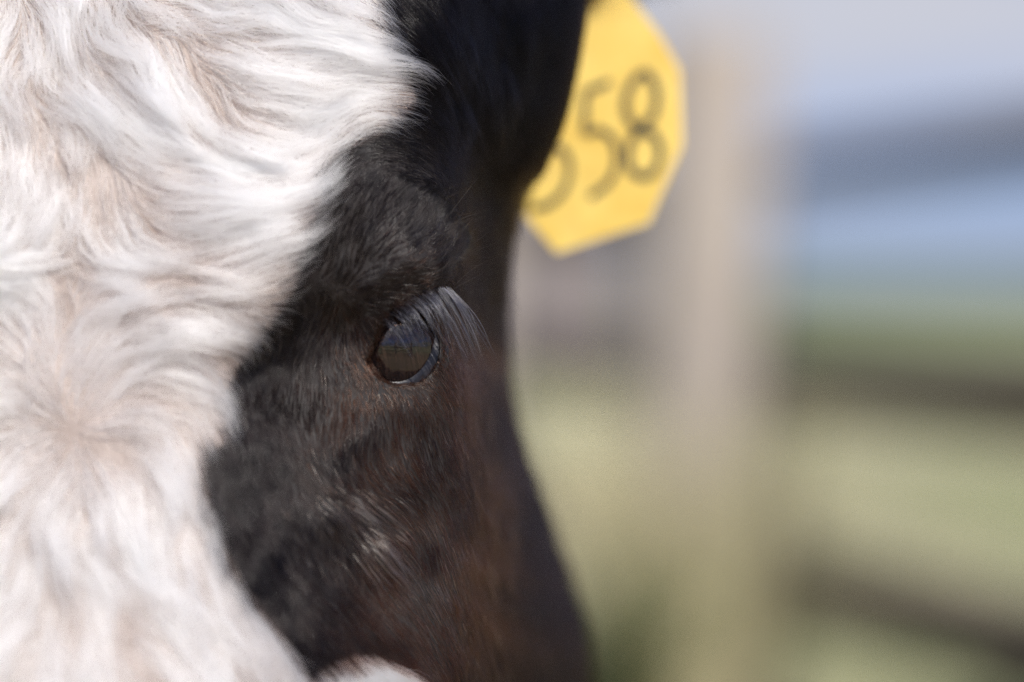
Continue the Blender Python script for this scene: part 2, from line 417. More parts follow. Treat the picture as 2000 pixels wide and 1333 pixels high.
# ---- white face marking (outline in photo columns/rows; the other cheek mirrors it)
EDGE = np.array([(700,-700),(735,-300),(742,-60),(745,0),(755,60),(765,100),(800,150),(818,185),(800,220),(740,262),(665,295),(640,330),(625,400),
 (592,480),(575,560),(540,620),(500,670),(460,720),(445,770),(450,840),(438,866),(402,882),(396,930),(410,1000),(440,1080),(475,1150),(530,1212),
 (565,1262),(605,1335),(640,1308),(690,1286),(740,1288),(795,1318),(860,1400),(900,1500),(900,1700),(800,2000),(700,2700)], float)
def white_edge_dist(px, py):
    """signed horizontal-ish distance in pixels, positive inside the white"""
    ax = np.where(px < 140, 280 - px, px)
    a, b_ = EDGE[:-1], EDGE[1:]
    best = np.full(ax.shape, 1e9)
    inside = np.zeros(ax.shape, bool)
    for (x0, y0), (x1, y1) in zip(a, b_):
        vx, vy = x1 - x0, y1 - y0; ll = vx * vx + vy * vy
        s = np.clip(((ax - x0) * vx + (py - y0) * vy) / ll, 0, 1)
        best = np.minimum(best, np.hypot(ax - x0 - s * vx, py - y0 - s * vy))
        cr_ = ((y0 > py) != (y1 > py))
        xi = x0 + (py - y0) / (vy if vy else 1e-9) * vx
        inside ^= cr_ & (ax < xi)
    return np.where(inside, best, -best)

# ---- flow of the coat, (column, row, dx, dy) in the photo
FLOW = [(40,40,.1,1),(130,50,.15,1),(30,150,-.1,1),(160,110,.5,.9),(20,260,.2,1),(20,400,-.05,1),(100,400,.1,1),(60,480,-.3,1),
(230,60,.5,.8),(330,30,.7,.6),(300,130,.6,.8),(420,60,.8,.55),(430,150,.65,.75),(520,60,.9,.4),(520,150,.85,.5),(620,50,.9,.4),(700,60,.8,.6),(740,90,.8,.6),
(620,150,.95,.2),(720,180,1,0),(790,180,1,-.1),(700,240,1,-.15),(150,200,.5,.85),(220,260,.75,.65),(300,330,.9,.4),(380,250,.75,.6),(480,260,.95,.2),(580,260,1,0),
(450,340,1,.05),(560,340,1,-.15),(610,320,.9,-.4),(150,340,.3,1),(180,420,.35,.9),(260,400,.75,.7),(360,420,.95,.3),(480,430,1,-.05),(560,440,.9,-.4),(600,420,.8,-.6),
(40,528,-1,.05),(90,528,-.9,0),(190,528,.95,0),(260,538,1,0),(340,548,1,.05),(120,460,.1,1),(220,490,.6,.6),(330,500,.9,.25),(450,510,1,0),(540,530,.85,-.4),(570,540,.8,-.6),(430,590,.9,.35),(500,600,.95,0),(540,600,.8,-.4),(460,660,.8,.4),(430,720,.8,.5),
(160,760,.25,-1),(170,680,.3,-1),(150,600,.1,-1),(120,570,0,-1),(220,620,.7,-.7),(200,700,.6,-.85),(210,780,.7,-.7),(270,590,1,-.1),(290,650,1,-.15),(290,720,1,-.05),(260,770,.95,-.2),
(360,600,1,.35),(370,680,.85,.5),(370,750,.75,.65),(330,790,.8,.6),(420,820,.75,.65),(220,830,.95,-.2),(290,850,.75,.65),(330,900,.4,.9),(220,890,.8,.55),(190,900,.7,.7),(250,960,.35,.95),(400,880,.35,.9),
(60,760,-.6,-.5),(40,700,-.7,-.7),(90,660,-.4,-.9),(60,830,-1,-.1),(20,780,-1,-.1),(60,900,-.8,.5),(20,950,-.5,.9),(100,900,-.4,.9),
(140,930,0,1),(140,1050,0,1),(60,1050,-.15,1),(220,1050,.2,1),(300,1000,.15,1),(370,970,0,1),(390,1050,.1,1),(140,1200,.05,1),(60,1250,-.05,1),(250,1150,.35,.95),(340,1150,.35,.95),
(430,1150,.5,.9),(300,1280,.5,.85),(420,1260,.6,.8),(500,1260,.65,.75),(560,1300,.6,.8),(720,1330,.75,.3),(780,1400,.7,.5),
(660,330,.8,-.5),(700,400,.4,-.9),(760,450,.5,-.85),(840,450,.6,-.8),(870,500,.9,-.4),(640,480,.1,-1),(620,600,-.3,.8),(510,770,-.1,1),(560,790,.1,1),(600,660,-.3,.9),(540,720,-.35,.9),(700,560,.2,-.9),(780,550,.7,-.1),(700,640,.5,.75),(735,605,.75,.5),(690,700,.4,.9),(640,640,-.3,.8),
(800,60,.55,.85),(900,60,.5,.9),(860,180,.7,.6),(950,200,.5,.9),(1000,100,.4,.9),(800,280,1,0),(880,300,.7,.5),(940,400,.3,1),(940,550,.2,1),(900,640,.4,.9),
(700,780,-.3,.9),(780,790,.1,1),(860,760,.5,.85),(640,820,-.4,.85),(560,880,.05,1),(580,950,.25,1),(540,930,.05,1),(610,940,.45,.9),(620,890,.2,.95),(470,920,0,1),(520,1000,.3,.95),(600,980,.6,.8),(700,1000,.75,.65),(760,1000,.6,.8),(740,1080,.5,.85),
(850,900,.3,.95),(860,1050,.25,1),(620,1120,.55,.85),(560,1180,.5,.85),(700,1250,.6,.8),(850,1250,.4,.9),(1000,800,.1,1),(1000,1000,.2,1),(1000,1300,.2,1),
(140,1600,0,1),(500,1700,.4,.9),(800,1700,.3,1),(140,2200,0,1),(450,2200,.2,1),(140,-200,.05,1),(500,-200,.6,.8),(850,-200,.5,.9),(140,-400,0,-1),(400,-400,.3,-1)]
FL = np.array(FLOW, float)
mir = FL[280 - FL[:, 0] < -20].copy(); mir[:, 0] = 280 - mir[:, 0]; mir[:, 2] *= -1
FL = np.concatenate([FL, mir]); FL[:, 2:] /= np.linalg.norm(FL[:, 2:], axis=1, keepdims=True)
FX0, FY0, FST = -800, -500, 8
fgx, fgy = np.meshgrid(np.arange(FX0, 1400, FST), np.arange(FY0, 2700, FST))
acc = np.zeros(fgx.shape + (2,))
wsum = np.zeros(fgx.shape) + 1e-300
near = np.full(fgx.shape, 1e9)
for x_, y_, _, _ in FL: near = np.minimum(near, np.hypot(fgx - x_, fgy - y_))
sig = np.maximum(38, near * .55)
for x_, y_, a_, b_ in FL:
    w_ = np.exp(-((fgx - x_) ** 2 + (fgy - y_) ** 2) / (2 * sig ** 2)); acc += w_[..., None] * [a_, b_]; wsum += w_
acc /= wsum[..., None]
rx, ry = fgx - 140, fgy - 838; rr_ = np.hypot(rx, ry) + 1e-6                       # the whorl: hair leaves it in every direction
kw = np.exp(-(rr_ / 55) ** 2)[..., None]
acc = acc * (1 - kw) + np.stack([rx / rr_, ry / rr_], -1) * kw
acc /= np.linalg.norm(acc, axis=-1, keepdims=True) + 1e-9
def bil(Aq, i, j):
    i = np.clip(i, 0, Aq.shape[0] - 1.001); j = np.clip(j, 0, Aq.shape[1] - 1.001)
    i0, j0 = i.astype(int), j.astype(int); fi, fj = i - i0, j - j0
    if Aq.ndim == 3: fi, fj = fi[:, None], fj[:, None]
    return (Aq[i0, j0] * (1 - fi) + Aq[i0 + 1, j0] * fi) * (1 - fj) + (Aq[i0, j0 + 1] * (1 - fi) + Aq[i0 + 1, j0 + 1] * fi) * fj
def flow_at(px, py):
    f = bil(acc, (py - FY0) / FST, (px - FX0) / FST)
    return f / (np.linalg.norm(f, axis=1, keepdims=True) + 1e-9)

dU = np.gradient(full, axis=1); dV = np.gradient(full, axis=0)
def trace(v, u, length, steps, wob=0.0, seed=0, fscale=1.0):
    """walk along the coat's flow over the skin: returns steps+1 skin points, normals and the side directions"""
    pts, nrm, dirs = [], [], []
    px0 = None
    for s in range(steps + 1):
        p = bil(full, v, u); nn = bil(NRM, v, u); nn /= np.linalg.norm(nn, axis=1, keepdims=True) + 1e-9
        px, py = toPx(p); f = flow_at(px, py)
        if wob:
            a = wob * (vnoise(px / 110 + seed, py / 110, 0) + .45 * vnoise(px / 42 + seed, py / 42, 1))
            a = a * np.clip(np.hypot(px - 140, py - 838) / 240, .2, 1)
            f = np.stack([f[:, 0] * np.cos(a) - f[:, 1] * np.sin(a), f[:, 0] * np.sin(a) + f[:, 1] * np.cos(a)], 1)
        d = np.stack([f[:, 0], np.zeros(len(f)), -f[:, 1]], 1)
        # hair on the flanks of the head also sweeps back
        d[:, 1] += .55 * np.clip(np.abs(nn[:, 0]) - .5, 0, 1)
        d -= nn * np.sum(d * nn, 1, keepdims=True); d /= np.linalg.norm(d, axis=1, keepdims=True) + 1e-9
        pts.append(p); nrm.append(nn); dirs.append(d)
        if s == steps: break
        a, b_ = bil(dV, v, u), bil(dU, v, u)
        st = d * (length / steps)[:, None]
        aa, ab, bb = (a * a).sum(1), (a * b_).sum(1), (b_ * b_).sum(1)
        sa, sb = (a * st).sum(1), (b_ * st).sum(1)
        det = aa * bb - ab * ab + 1e-16
        v = v + np.clip((sa * bb - sb * ab) / det, -12, 12); u = u + np.clip((sb * aa - sa * ab) / det, -12, 12)
    return np.stack(pts, 1), np.stack(nrm, 1), np.stack(dirs, 1)

# ---- areas of the skin cells, to seed hair evenly
cell = np.linalg.norm(np.cross(full[1:, :-1] - full[:-1, :-1], full[:-1, 1:] - full[:-1, :-1]), axis=-1)
cpx, cpy = toPx(full[:-1, :-1] * .5 + full[1:, 1:] * .5)
csock = np.zeros_like(cell)
NH = len(uq)
sm_ = sock[:-1, :-1]; csock[:, NH - 1:] = sm_[:, :cell.shape[1] - NH + 1]; csock[:, :NH - 1] = sm_[:, ::-1][:, :NH - 1]
cell_d = (full[:-1, :-1, 1])
vis = (cpx > -70) & (cpx < 1300) & (cpy > -110) & (cpy < 1440) & (cell_d < .29)
def seed(n, weight):
    p_ = (cell * weight).ravel(); p_ = p_ / p_.sum()
    k = rng.choice(len(p_), n, p=p_)
    return k // cell.shape[1] + rng.random(n), k % cell.shape[1] + rng.random(n)

# partings where the skin shows between the locks
FUR = [[(20,160),(60,240),(105,305),(180,345),(255,372)],[(345,85),(395,165),(440,210)],[(150,55),(172,85)],[(285,545),(345,547)],[(120,560),(125,620)],
       [(200,590),(160,640)],[(182,868),(235,895)],[(118,1150),(150,1215)],[(185,310),(205,420)],[(210,1200),(240,1260)],[(20,190),(75,150)],[(260,1290),(310,1320)],[(300,760),(330,790)]]
def furrow(px, py, wd=17):
    f = np.zeros(px.shape)
    for L_ in FUR:
        for (x0, y0), (x1, y1) in zip(L_[:-1], L_[1:]):
            vx, vy = x1 - x0, y1 - y0
            s = np.clip(((px - x0) * vx + (py - y0) * vy) / (vx * vx + vy * vy), 0, 1)
            f = np.maximum(f, np.exp(-(np.hypot(px - x0 - s * vx, py - y0 - s * vy) / wd) ** 2))
    f = np.maximum(f, np.exp(-(np.hypot(px - 140, py - 838) / 11) ** 2))
    return f

def hair_object(name, pts, rad, mat, parent, attrs):
    n, k = pts.shape[:2]
    hc = bpy.data.hair_curves.new(name); hc.add_curves([k] * n)
    hc.attributes['position'].data.foreach_set('vector', pts.astype(np.float32).ravel())
    r_ = hc.attributes.get('radius') or hc.attributes.new('radius', 'FLOAT', 'POINT')
    r_.data.foreach_set('value', rad.astype(np.float32).ravel())
    for an, av in attrs.items():
        a_ = hc.attributes.new(an, 'FLOAT', 'CURVE'); a_.data.foreach_set('value', av.astype(np.float32))
    hc.materials.append(mat)
    ob = bpy.data.objects.new(name, hc); COL.objects.link(ob); ob.parent = parent
    ob['kind'] = 'stuff'
    return ob
def nearest(guide_roots, roots):
    kd = kdtree.KDTree(len(guide_roots))
    for i, p in enumerate(guide_roots): kd.insert(p, i)
    kd.balance()
    return np.array([kd.find(p)[1] for p in roots.tolist()])

def groom(v, u, L_, steps, lift, wob, nguide_idx, clump, frizz, wave, seedn, own=.3, sub=0):
    n = len(v)
    pts, nn, dd = trace(v, u, L_, steps, wob, seedn)
    s = np.linspace(0, 1, steps + 1)[None, :]
    side = np.cross(nn, dd)
    h = (L_ * lift)[:, None] * (s * (1 - .42 * s))
    pts = pts + nn * h[..., None]
    px, py = toPx(pts[:, 0])
    ph = (vnoise(px / 45 + 7, py / 45, 4) * 6)[:, None]
    amp = (wave * (1 + .6 * vnoise(px / 70, py / 70, 5)) * np.clip(np.hypot(px - 140, py - 838) / 160, .15, 1))[:, None]
    pts = pts + side * (amp * np.sin(s * L_[:, None] / .0085 * 2 + ph) * np.clip(s * 2, 0, 1))[..., None]
    roots = pts[:, 0]
    def clumped(pts, ng, k, pw, own):
        gi = rng.choice(n, ng, replace=False)
        gp = pts[gi].copy()
        near_ = nearest(gp[:, 0].tolist(), roots)
        g_ = gp[near_]
        rel = pts[:, :1] - g_[:, :1]
        far = np.clip(1.6 - np.linalg.norm(rel[:, 0], axis=1) / (np.median(np.linalg.norm(rel[:, 0], axis=1)) * 2.2), 0, 1)[:, None, None]
        tgt = g_ + rel * (1 - k * s[..., None] ** pw)
        mixw = ((1 - own) * np.clip(s * 2.5, 0, 1))[..., None] * far
        return pts * (1 - mixw) + tgt * mixw
    if nguide_idx: pts = clumped(pts, nguide_idx, clump, .9, own)
    if sub: pts = clumped(pts, sub, .42, 1.2, np.maximum(own, .4))
    fz = rng.normal(0, 1, (n, 1, 3)) * frizz * s[..., None] ** 1.6 + rng.normal(0, 1, (n, 1, 3)) * frizz * .5 * np.sin(s * 5)[..., None] * s[..., None]
    return pts + fz

# ---- body, ears and legs as one skin
calf = empty('calf', (-.55, .85, 0)); calf_loc = Vector(calf.location)
tag(calf, 'black calf with curly white face and a yellow tag in its ear', 'calf')
def tube(bm, pts, seg=20):
    pr = None
    for k, (x, y, z, ra, rb) in enumerate(pts):
        p = Vector((x, y, z))
        q0 = Vector(pts[max(k - 1, 0)][:3]); q1 = Vector(pts[min(k + 1, len(pts) - 1)][:3]); tn = (q1 - q0).normalized()
        up = Vector((0, 0, 1)) if abs(tn.z) < .9 else Vector((.62, -.78, 0))
        sx = tn.cross(up).normalized(); up = sx.cross(tn).normalized()
        ring = [bm.verts.new(p + sx * ra * cos(a) + up * rb * sin(a)) for a in np.linspace(0, 2 * pi, seg, endpoint=False)]
        if pr:
            for i in range(seg): bm.faces.new((pr[i], pr[(i + 1) % seg], ring[(i + 1) % seg], ring[i]))
        else: bm.faces.new(ring)
        pr = ring
    bm.faces.new(pr[::-1])
HX = XM
bm = bmesh.new()
tube(bm, [(HX, .10, 1.06, .060, .08), (HX - .03, .19, 1.05, .085, .12), (HX - .12, .33, 1.01, .10, .15), (HX - .25, .50, .95, .13, .20), (HX - .40, .68, .88, .185, .26), (HX - .58, .90, .84, .205, .27),
          (HX - .80, 1.15, .83, .215, .27), (HX - .98, 1.38, .86, .20, .24), (HX - 1.09, 1.52, .88, .14, .17), (HX - 1.13, 1.57, .88, .05, .07)], 28)
ax_ = Vector((-.62, .78)); sd2 = Vector((.78, .62))
def at2(f, s_): 
    base_ = Vector((HX - .25, .50)) ; p = base_ + ax_ * f + sd2 * s_; return p.x, p.y
for f, s_ in ((.24, .10), (.24, -.10)):
    x, y = at2(f, s_); x1, y1 = at2(f - .02, s_ * .95)
    tube(bm, [(x, y, .80, .085, .10), (x, y, .62, .06, .07), (x, y, .47, .037, .042), (x1, y1, .41, .040, .043), (x, y, .33, .025, .028), (x, y, .14, .024, .027), (x, y, .09, .032, .034), (x1, y1, .045, .034, .038), (x1, y1, .0, .040, .046)], 14)
for f, s_ in ((1.12, .11), (1.12, -.11)):
    x, y = at2(f, s_); xk, yk = at2(f - .10, s_ * 1.15); xh, yh = at2(f + .10, s_)
    tube(bm, [(x, y, .86, .10, .13), (xk, yk, .66, .075, .10), (x, y, .52, .045, .055), (xh, yh, .42, .035, .045), (xh, yh, .36, .030, .034), (xh, yh, .15, .027, .03), (xh, yh, .09, .033, .036), (xh, yh, .045, .035, .04), (xh, yh, .0, .042, .048)], 14)
xt, yt = HX - 1.12, 1.56
tube(bm, [(xt, yt, .98, .022, .022), (xt - .04, yt + .05, .95, .018, .018), (xt - .06, yt + .08, .75, .013, .013), (xt - .06, yt + .08, .52, .02, .02), (xt - .06, yt + .08, .40, .008, .008)], 10)
me = bpy.data.meshes.new('trunk'); bm.to_mesh(me); bm.free()
trunk = bpy.data.objects.new('trunk', me); COL.objects.link(trunk)
md = trunk.modifiers.new('r', 'REMESH'); md.mode = 'VOXEL'; md.voxel_size = .014
ms = trunk.modifiers.new('s', 'SMOOTH'); ms.factor = .6; ms.iterations = 8

# ear: a folded leaf of skin; rows from root to tip, columns round the section
def ear_grid(sgn):
    n1, n2 = 46, 40
    c0 = P(930, -190, .130); c1 = P(1120, -270, .175); c2 = P(1350, -360, .19); c3 = P(1560, -470, .19)
    out_ = np.zeros((n1, n2, 3))
    for i in range(n1):
        s = i / (n1 - 1)
        b4 = [(1 - s) ** 3, 3 * s * (1 - s) ** 2, 3 * s * s * (1 - s), s ** 3]
        cpt = b4[0] * c0 + b4[1] * c1 + b4[2] * c2 + b4[3] * c3
        hw = .030 * (np.interp(s, [0, .12, .3, .5, .75, .92, 1], [.75, .95, 1.15, 1.2, .9, .42, .03]))
        tkn = .009 * np.interp(s, [0, .15, .5, 1], [2.4, 1.0, .45, .15])
        tg = (c3 - c0) / np.linalg.norm(c3 - c0)
        wdir = np.array([.15, -.25, .95]); wdir -= tg * np.dot(tg, wdir); wdir /= np.linalg.norm(wdir)
        fdir = np.cross(tg, wdir); fdir *= -np.sign(fdir[1])                     # towards the lens
        for j in range(n2):
            a = 2 * pi * j / n2
            q = cos(a)
            cup = .010 * np.interp(s, [0, .2, .6, 1], [0, 1, 1, .2]) * q * q
            out_[i, j] = cpt + wdir * hw * q + fdir * (tkn * sin(a) + cup - .004)
    if sgn < 0: out_[..., 0] = 2 * XM - out_[..., 0]
    return out_
def closed_loft(Gp):
    n1, n2 = Gp.shape[:2]
    V = Gp.reshape(-1, 3).tolist(); k = np.arange(n1 * n2).reshape(n1, n2)
    F = [(k[i, j], k[i, (j + 1) % n2], k[i + 1, (j + 1) % n2], k[i + 1, j]) for i in range(n1 - 1) for j in range(n2)]
    F += [tuple(k[0, ::-1]), tuple(k[-1])]
    return V, [tuple(int(q) for q in f) for f in F]
ears = [ear_grid(1), ear_grid(-1)]
def mesh_from(V, F, name):
    me = bpy.data.meshes.new(name); me.from_pydata([tuple(v) for v in V], [], F); me.update()
    bm = bmesh.new(); bm.from_mesh(me); bmesh.ops.remove_doubles(bm, verts=bm.verts[:], dist=1e-6)
    bmesh.ops.recalc_face_normals(bm, faces=bm.faces[:]); bm.to_mesh(me); bm.free(); return me
tool = []
for e in ears:
    ob = bpy.data.objects.new('ear_tool', mesh_from(*closed_loft(e), 'ear_tool')); COL.objects.link(ob); tool.append(ob)
hv, hf = closed_loft(full[:, :-1])
head = bpy.data.objects.new('head', mesh_from(hv, hf, 'head')); COL.objects.link(head)
for k, ob in enumerate([trunk] + tool):
    md = head.modifiers.new('b%d' % k, 'BOOLEAN'); md.operation = 'UNION'; md.object = ob; md.solver = 'EXACT'
dg = bpy.context.evaluated_depsgraph_get()
body_me = bpy.data.meshes.new_from_object(head.evaluated_get(dg)); body_me.name = 'body'
for ob in [head, trunk] + tool: bpy.data.objects.remove(ob)
print('body faces', len(body_me.polygons))
smooth(body_me)
bco = np.empty(len(body_me.vertices) * 3); body_me.vertices.foreach_get('co', bco); bco = bco.reshape(-1, 3)
bpx, bpy_ = toPx(bco)
ed = white_edge_dist(bpx, bpy_)
wm = np.clip(.5 + ed / 16, 0, 1) * (bco[:, 1] < .13)
muzzle = np.clip((bpy_ - 2250) / 60, 0, 1) * (bco[:, 1] < .1)
hoof = np.clip((.055 - bco[:, 2]) / .01, 0, 1)
for nm, val in (('white', wm), ('bare', np.maximum(muzzle, hoof))):
    a_ = body_me.attributes.new(nm, 'FLOAT', 'POINT'); a_.data.foreach_set('value', val.astype(np.float32))
m_skin, t, b = material('calf_skin')
aw = t.nodes.new('ShaderNodeAttribute'); aw.attribute_name = 'white'
ab_ = t.nodes.new('ShaderNodeAttribute'); ab_.attribute_name = 'bare'
pink = ramp(t, noise(t, 60, 4), (.35, (.27, .21, .18, 1)), (.65, (.41, .345, .31, 1)))
blk = ramp(t, noise(t, 160, 5, stretch=(1, 1, .3)), (.35, (.008, .006, .006, 1)), (.7, (.022, .016, .014, 1)))
g = mixc(t, aw.outputs['Fac'], blk, pink)
g = mixc(t, ab_.outputs['Fac'], g, (.035, .03, .032, 1))
t.links.new(g, b.inputs['Base Color']); b.inputs['Roughness'].default_value = .65
bump(t, b, noise(t, 500, 3, stretch=(1, 1, .25)), .5, .002)
def under(ob, root):
    ob.parent = root; ob.location = -Vector(root.location); return ob
body_me.materials.clear()
body = under(link_mesh('body', body_me, m_skin), calf)

# ---- coat materials
def hair_mat(name, stops, rough, radial, attr='shade', coat=0.0, root=0.0, ior=1.55):
    m = bpy.data.materials.new(name); m.use_nodes = True; t = m.node_tree; t.nodes.clear()
    o_ = t.nodes.new('ShaderNodeOutputMaterial'); h = t.nodes.new('ShaderNodeBsdfHairPrincipled')
    h.parametrization = 'COLOR'
    a = t.nodes.new('ShaderNodeAttribute'); a.attribute_name = attr
    f_ = a.outputs['Fac']
    if root:                                     # hair tanner at its foot; the darker tone also paints shade between locks
        hi = t.nodes.new('ShaderNodeHairInfo'); mr = t.nodes.new('ShaderNodeMapRange')
        mr.inputs['From Max'].default_value = .55; mr.inputs['To Min'].default_value = root; mr.inputs['To Max'].default_value = 0
        sb = t.nodes.new('ShaderNodeMath'); sb.operation = 'SUBTRACT'; sb.use_clamp = True
        t.links.new(hi.outputs['Intercept'], mr.inputs['Value']); t.links.new(f_, sb.inputs[0]); t.links.new(mr.outputs[0], sb.inputs[1]); f_ = sb.outputs[0]
    t.links.new(ramp(t, f_, *stops), h.inputs['Color'])
    h.inputs['Roughness'].default_value = rough; h.inputs['Radial Roughness'].default_value = radial
    h.inputs['IOR'].default_value = ior; h.inputs['Coat'].default_value = coat
    h.inputs['Random Roughness'].default_value = .3
    t.links.new(h.outputs[0], o_.inputs['Surface']); return m
m_white = hair_mat('white_coat', ((0, (.36, .27, .215, 1)), (.35, (.83, .795, .765, 1)), (1, (.938, .925, .91, 1))), .36, .55, root=.13)
m_black = hair_mat('black_coat', ((0, (.003, .0025, .003, 1)), (.4, (.007, .0040, .0034, 1)), (.75, (.078, .027, .014, 1)), (1, (.66, .50, .38, 1))), .15, .16, ior=1.345)
m_lash = hair_mat('lash_hair', ((0, (.006, .006, .008, 1)), (.5, (.04, .038, .045, 1)), (1, (.26, .25, .28, 1))), .22, .25)

def taper(n, k, r0, tipf=.15, jit=.25):
    s = np.linspace(0, 1, k)[None]
    return r0 * np.exp(rng.normal(0, jit, (n, 1))) * (1 - (1 - tipf) * s ** 1.8)

# white coat
dens = vis * (cpx < 900) * (white_edge_dist(cpx, cpy) > -30) * (1 - .98 * csock)
dens = dens * (1 + 3.5 * ((cpx > 610) & (cpy > 1270)))
v, u = seed(157000, dens)
p0 = bil(full, v, u); px, py = toPx(p0)
fr = furrow(px, py)
edge_d = white_edge_dist(px, py)
L_ = (.021 + .006 * vnoise(px / 90, py / 90, 2) + rng.normal(0, .003, len(v)))
L_ *= np.interp(np.hypot(px - 140, py - 838), [0, 40, 120, 200], [.75, .95, 1.1, 1.15])
L_ *= np.interp(py, [-100, 100, 500, 1000, 1333], [1.05, 1.05, 1.0, .95, 1.0])
L_ *= np.interp(edge_d, [0, 40, 200], [.62, .72, 1.0])
L_ *= 1 - .3 * np.exp(-((py - 530 - 25 * vnoise(px / 60, px * 0 + 2, 1)) / 40) ** 2) * (px < 380)
L_ = np.clip(L_, .005, .04)
f_ = flow_at(px, py)
tipx, tipy = px + f_[:, 0] * L_ / .000148 * .62, py + f_[:, 1] * L_ / .000148 * .62
jitt = rng.normal(0, 5, len(px)) + 9 * vnoise(px / 14, py / 14, 3)
keep = (((white_edge_dist(tipx, tipy) + jitt > 0) & (edge_d + jitt * .5 > 2)) | ((py > 1275) & (px > 610) & (edge_d + jitt * .4 > -6))) & (rng.random(len(px)) > .95 * fr)
v, u, L_, fr, edge_d, px, py = (q[keep] for q in (v, u, L_, fr, edge_d, px, py))
# hair that would lie over a parting stops short of it
mx_, my_ = px + flow_at(px, py)[:, 0] * L_ / .000148 * .6, py + flow_at(px, py)[:, 1] * L_ / .000148 * .6
L_ *= 1 - .72 * furrow(mx_, my_, 20)
lift = .25 + .19 * vnoise(px / 52, py / 52, 1) + .05 * vnoise(px / 17 + 5, py / 17, 2)
lift = np.clip(lift * np.exp(rng.normal(0, .2, len(px))) + .08 * np.exp(-(np.hypot(px - 140, py - 838) / 90) ** 2), .05, .52)
pts = groom(v, u, L_, 11, lift, .42, 800, .62, .0010, .0011, 3, own=np.maximum(np.interp(edge_d, [40, 160], [.6, .22]), .95 * np.exp(-(np.hypot(px - 140, py - 838) / 95) ** 2))[:, None], sub=9000)
shade = np.clip(.84 + .18 * vnoise(px / 50, py / 50, 5) + rng.normal(0, .14, len(px)) - .7 * fr + .45 * ((py > 1270) & (px > 600)) + .3 * np.exp(-(edge_d / 75) ** 2), 0, 1)  # hair colour darkened along the partings: painted shade that deepens the creases
ob = hair_object('white_fur', pts, taper(len(pts), 12, .00006), m_white, body, {'shade': shade})

# black coat
wd_ = white_edge_dist(cpx, cpy)
nearw = 1 + .5 * np.clip((cpx - 850) / 100, 0, 1)
leftlid = np.clip((EX + 10 - cpx) / 40, 0, 1) * np.clip((725 - cpy) / 20, 0, 1)
dens = vis * (cpx > 380) * (wd_ < 45) * (1 - csock * (1 - .85 * leftlid * (csock < .9))) * nearw * (1 + 1.2 * np.exp(-(np.hypot(cpx - EX, cpy - EY) / 110) ** 2))
v, u = seed(215000, dens)
p0 = bil(full, v, u); px, py = toPx(p0); edge_d = white_edge_dist(px, py)
keep = (edge_d + rng.normal(0, 8, len(px)) < np.where((py > 1260) & (px > 600), 4, 26))
v, u, px, py, edge_d, p0 = (q[keep] for q in (v, u, px, py, edge_d, p0))
up_ = np.clip((300 - py) / 150, 0, 1) * np.clip((px - 700) / 100, 0, 1)
lng = .0050 + .012 * up_ + .009 * np.clip((px - 900) / 150, 0, 1) + .0035 * np.exp(-((edge_d + 40) / 55) ** 2) * (py > 820) + .0015 * vnoise(px / 40, py / 40, 1) + rng.normal(0, .001, len(px))
eyed = np.hypot((px - EX) / 1.0, (py - EY) / 1.05)
lng *= np.where((px > 930) & (rng.random(len(px)) < .08), 2.0, 1)
lng *= np.interp(eyed, [70, 100, 170], [.5, .65, 1])
tuft = np.exp(-(((px - 735) / 42) ** 2 + ((py - 1068) / 38) ** 2)) + .7 * np.exp(-(((px - 690) / 60) ** 2 + ((py - 985) / 28) ** 2))
lng = np.clip(lng * (1 + .8 * tuft) * (1 + .8 * np.exp(-(((px - 715) / 25) ** 2 + ((py - 670) / 50) ** 2))), .0016, .022)
lift = np.clip(.34 + .12 * vnoise(px / 30, py / 30, 2) + .1 * vnoise(px / 11, py / 11, 4) + .15 * tuft, .1, .8)
brow = np.exp(-(((px - 860) / 60) ** 2 + ((py - 470) / 60) ** 2))
lift += .2 * brow + .24 * vnoise(px / 26, py / 44, 3) * up_
lift += .16 * vnoise(px / 24, py / 30, 5) * np.clip((660 - px) / 120, 0, 1) * np.clip((py - 800) / 80, 0, 1) 
flank = np.clip((px - 890) / 150, 0, 1); lift = lift * (1 - flank) + .55 * flank
lift = np.clip(lift, .08, .95)
light = (rng.random(len(px)) < np.clip(tuft, 0, 1) * .75) & (vnoise(px / 18, py / 18, 0) > -.15)
lng = np.where(light, lng * 1.5, lng); lift = np.where(light, lift + .2, lift)
pts = groom(v, u, lng, 6, lift, .3, 12000, .32, .00022, .0001, 9, own=.45)
brown = np.clip((px - 480) / 300, 0, 1) * np.clip((py - 380) / 300, 0, 1) * (1 - .5 * np.clip((px - 850) / 170, 0, 1))
shade = np.clip(.06 + .58 * brown + .18 * vnoise(px / 60, py / 60, 5) * brown + rng.normal(0, .09, len(px)), 0, .82)
light |= (rng.random(len(px)) < .012 * brown)
shade = np.where(light, rng.uniform(.85, 1, len(px)), shade)  # pale cheek wisps: sunlit look of raised tufts put into the hair colour
hair_object('black_fur', pts, taper(len(pts), 7, .00005) * np.where(light, 1.5, 1)[:, None], m_black, body, {'shade': shade})

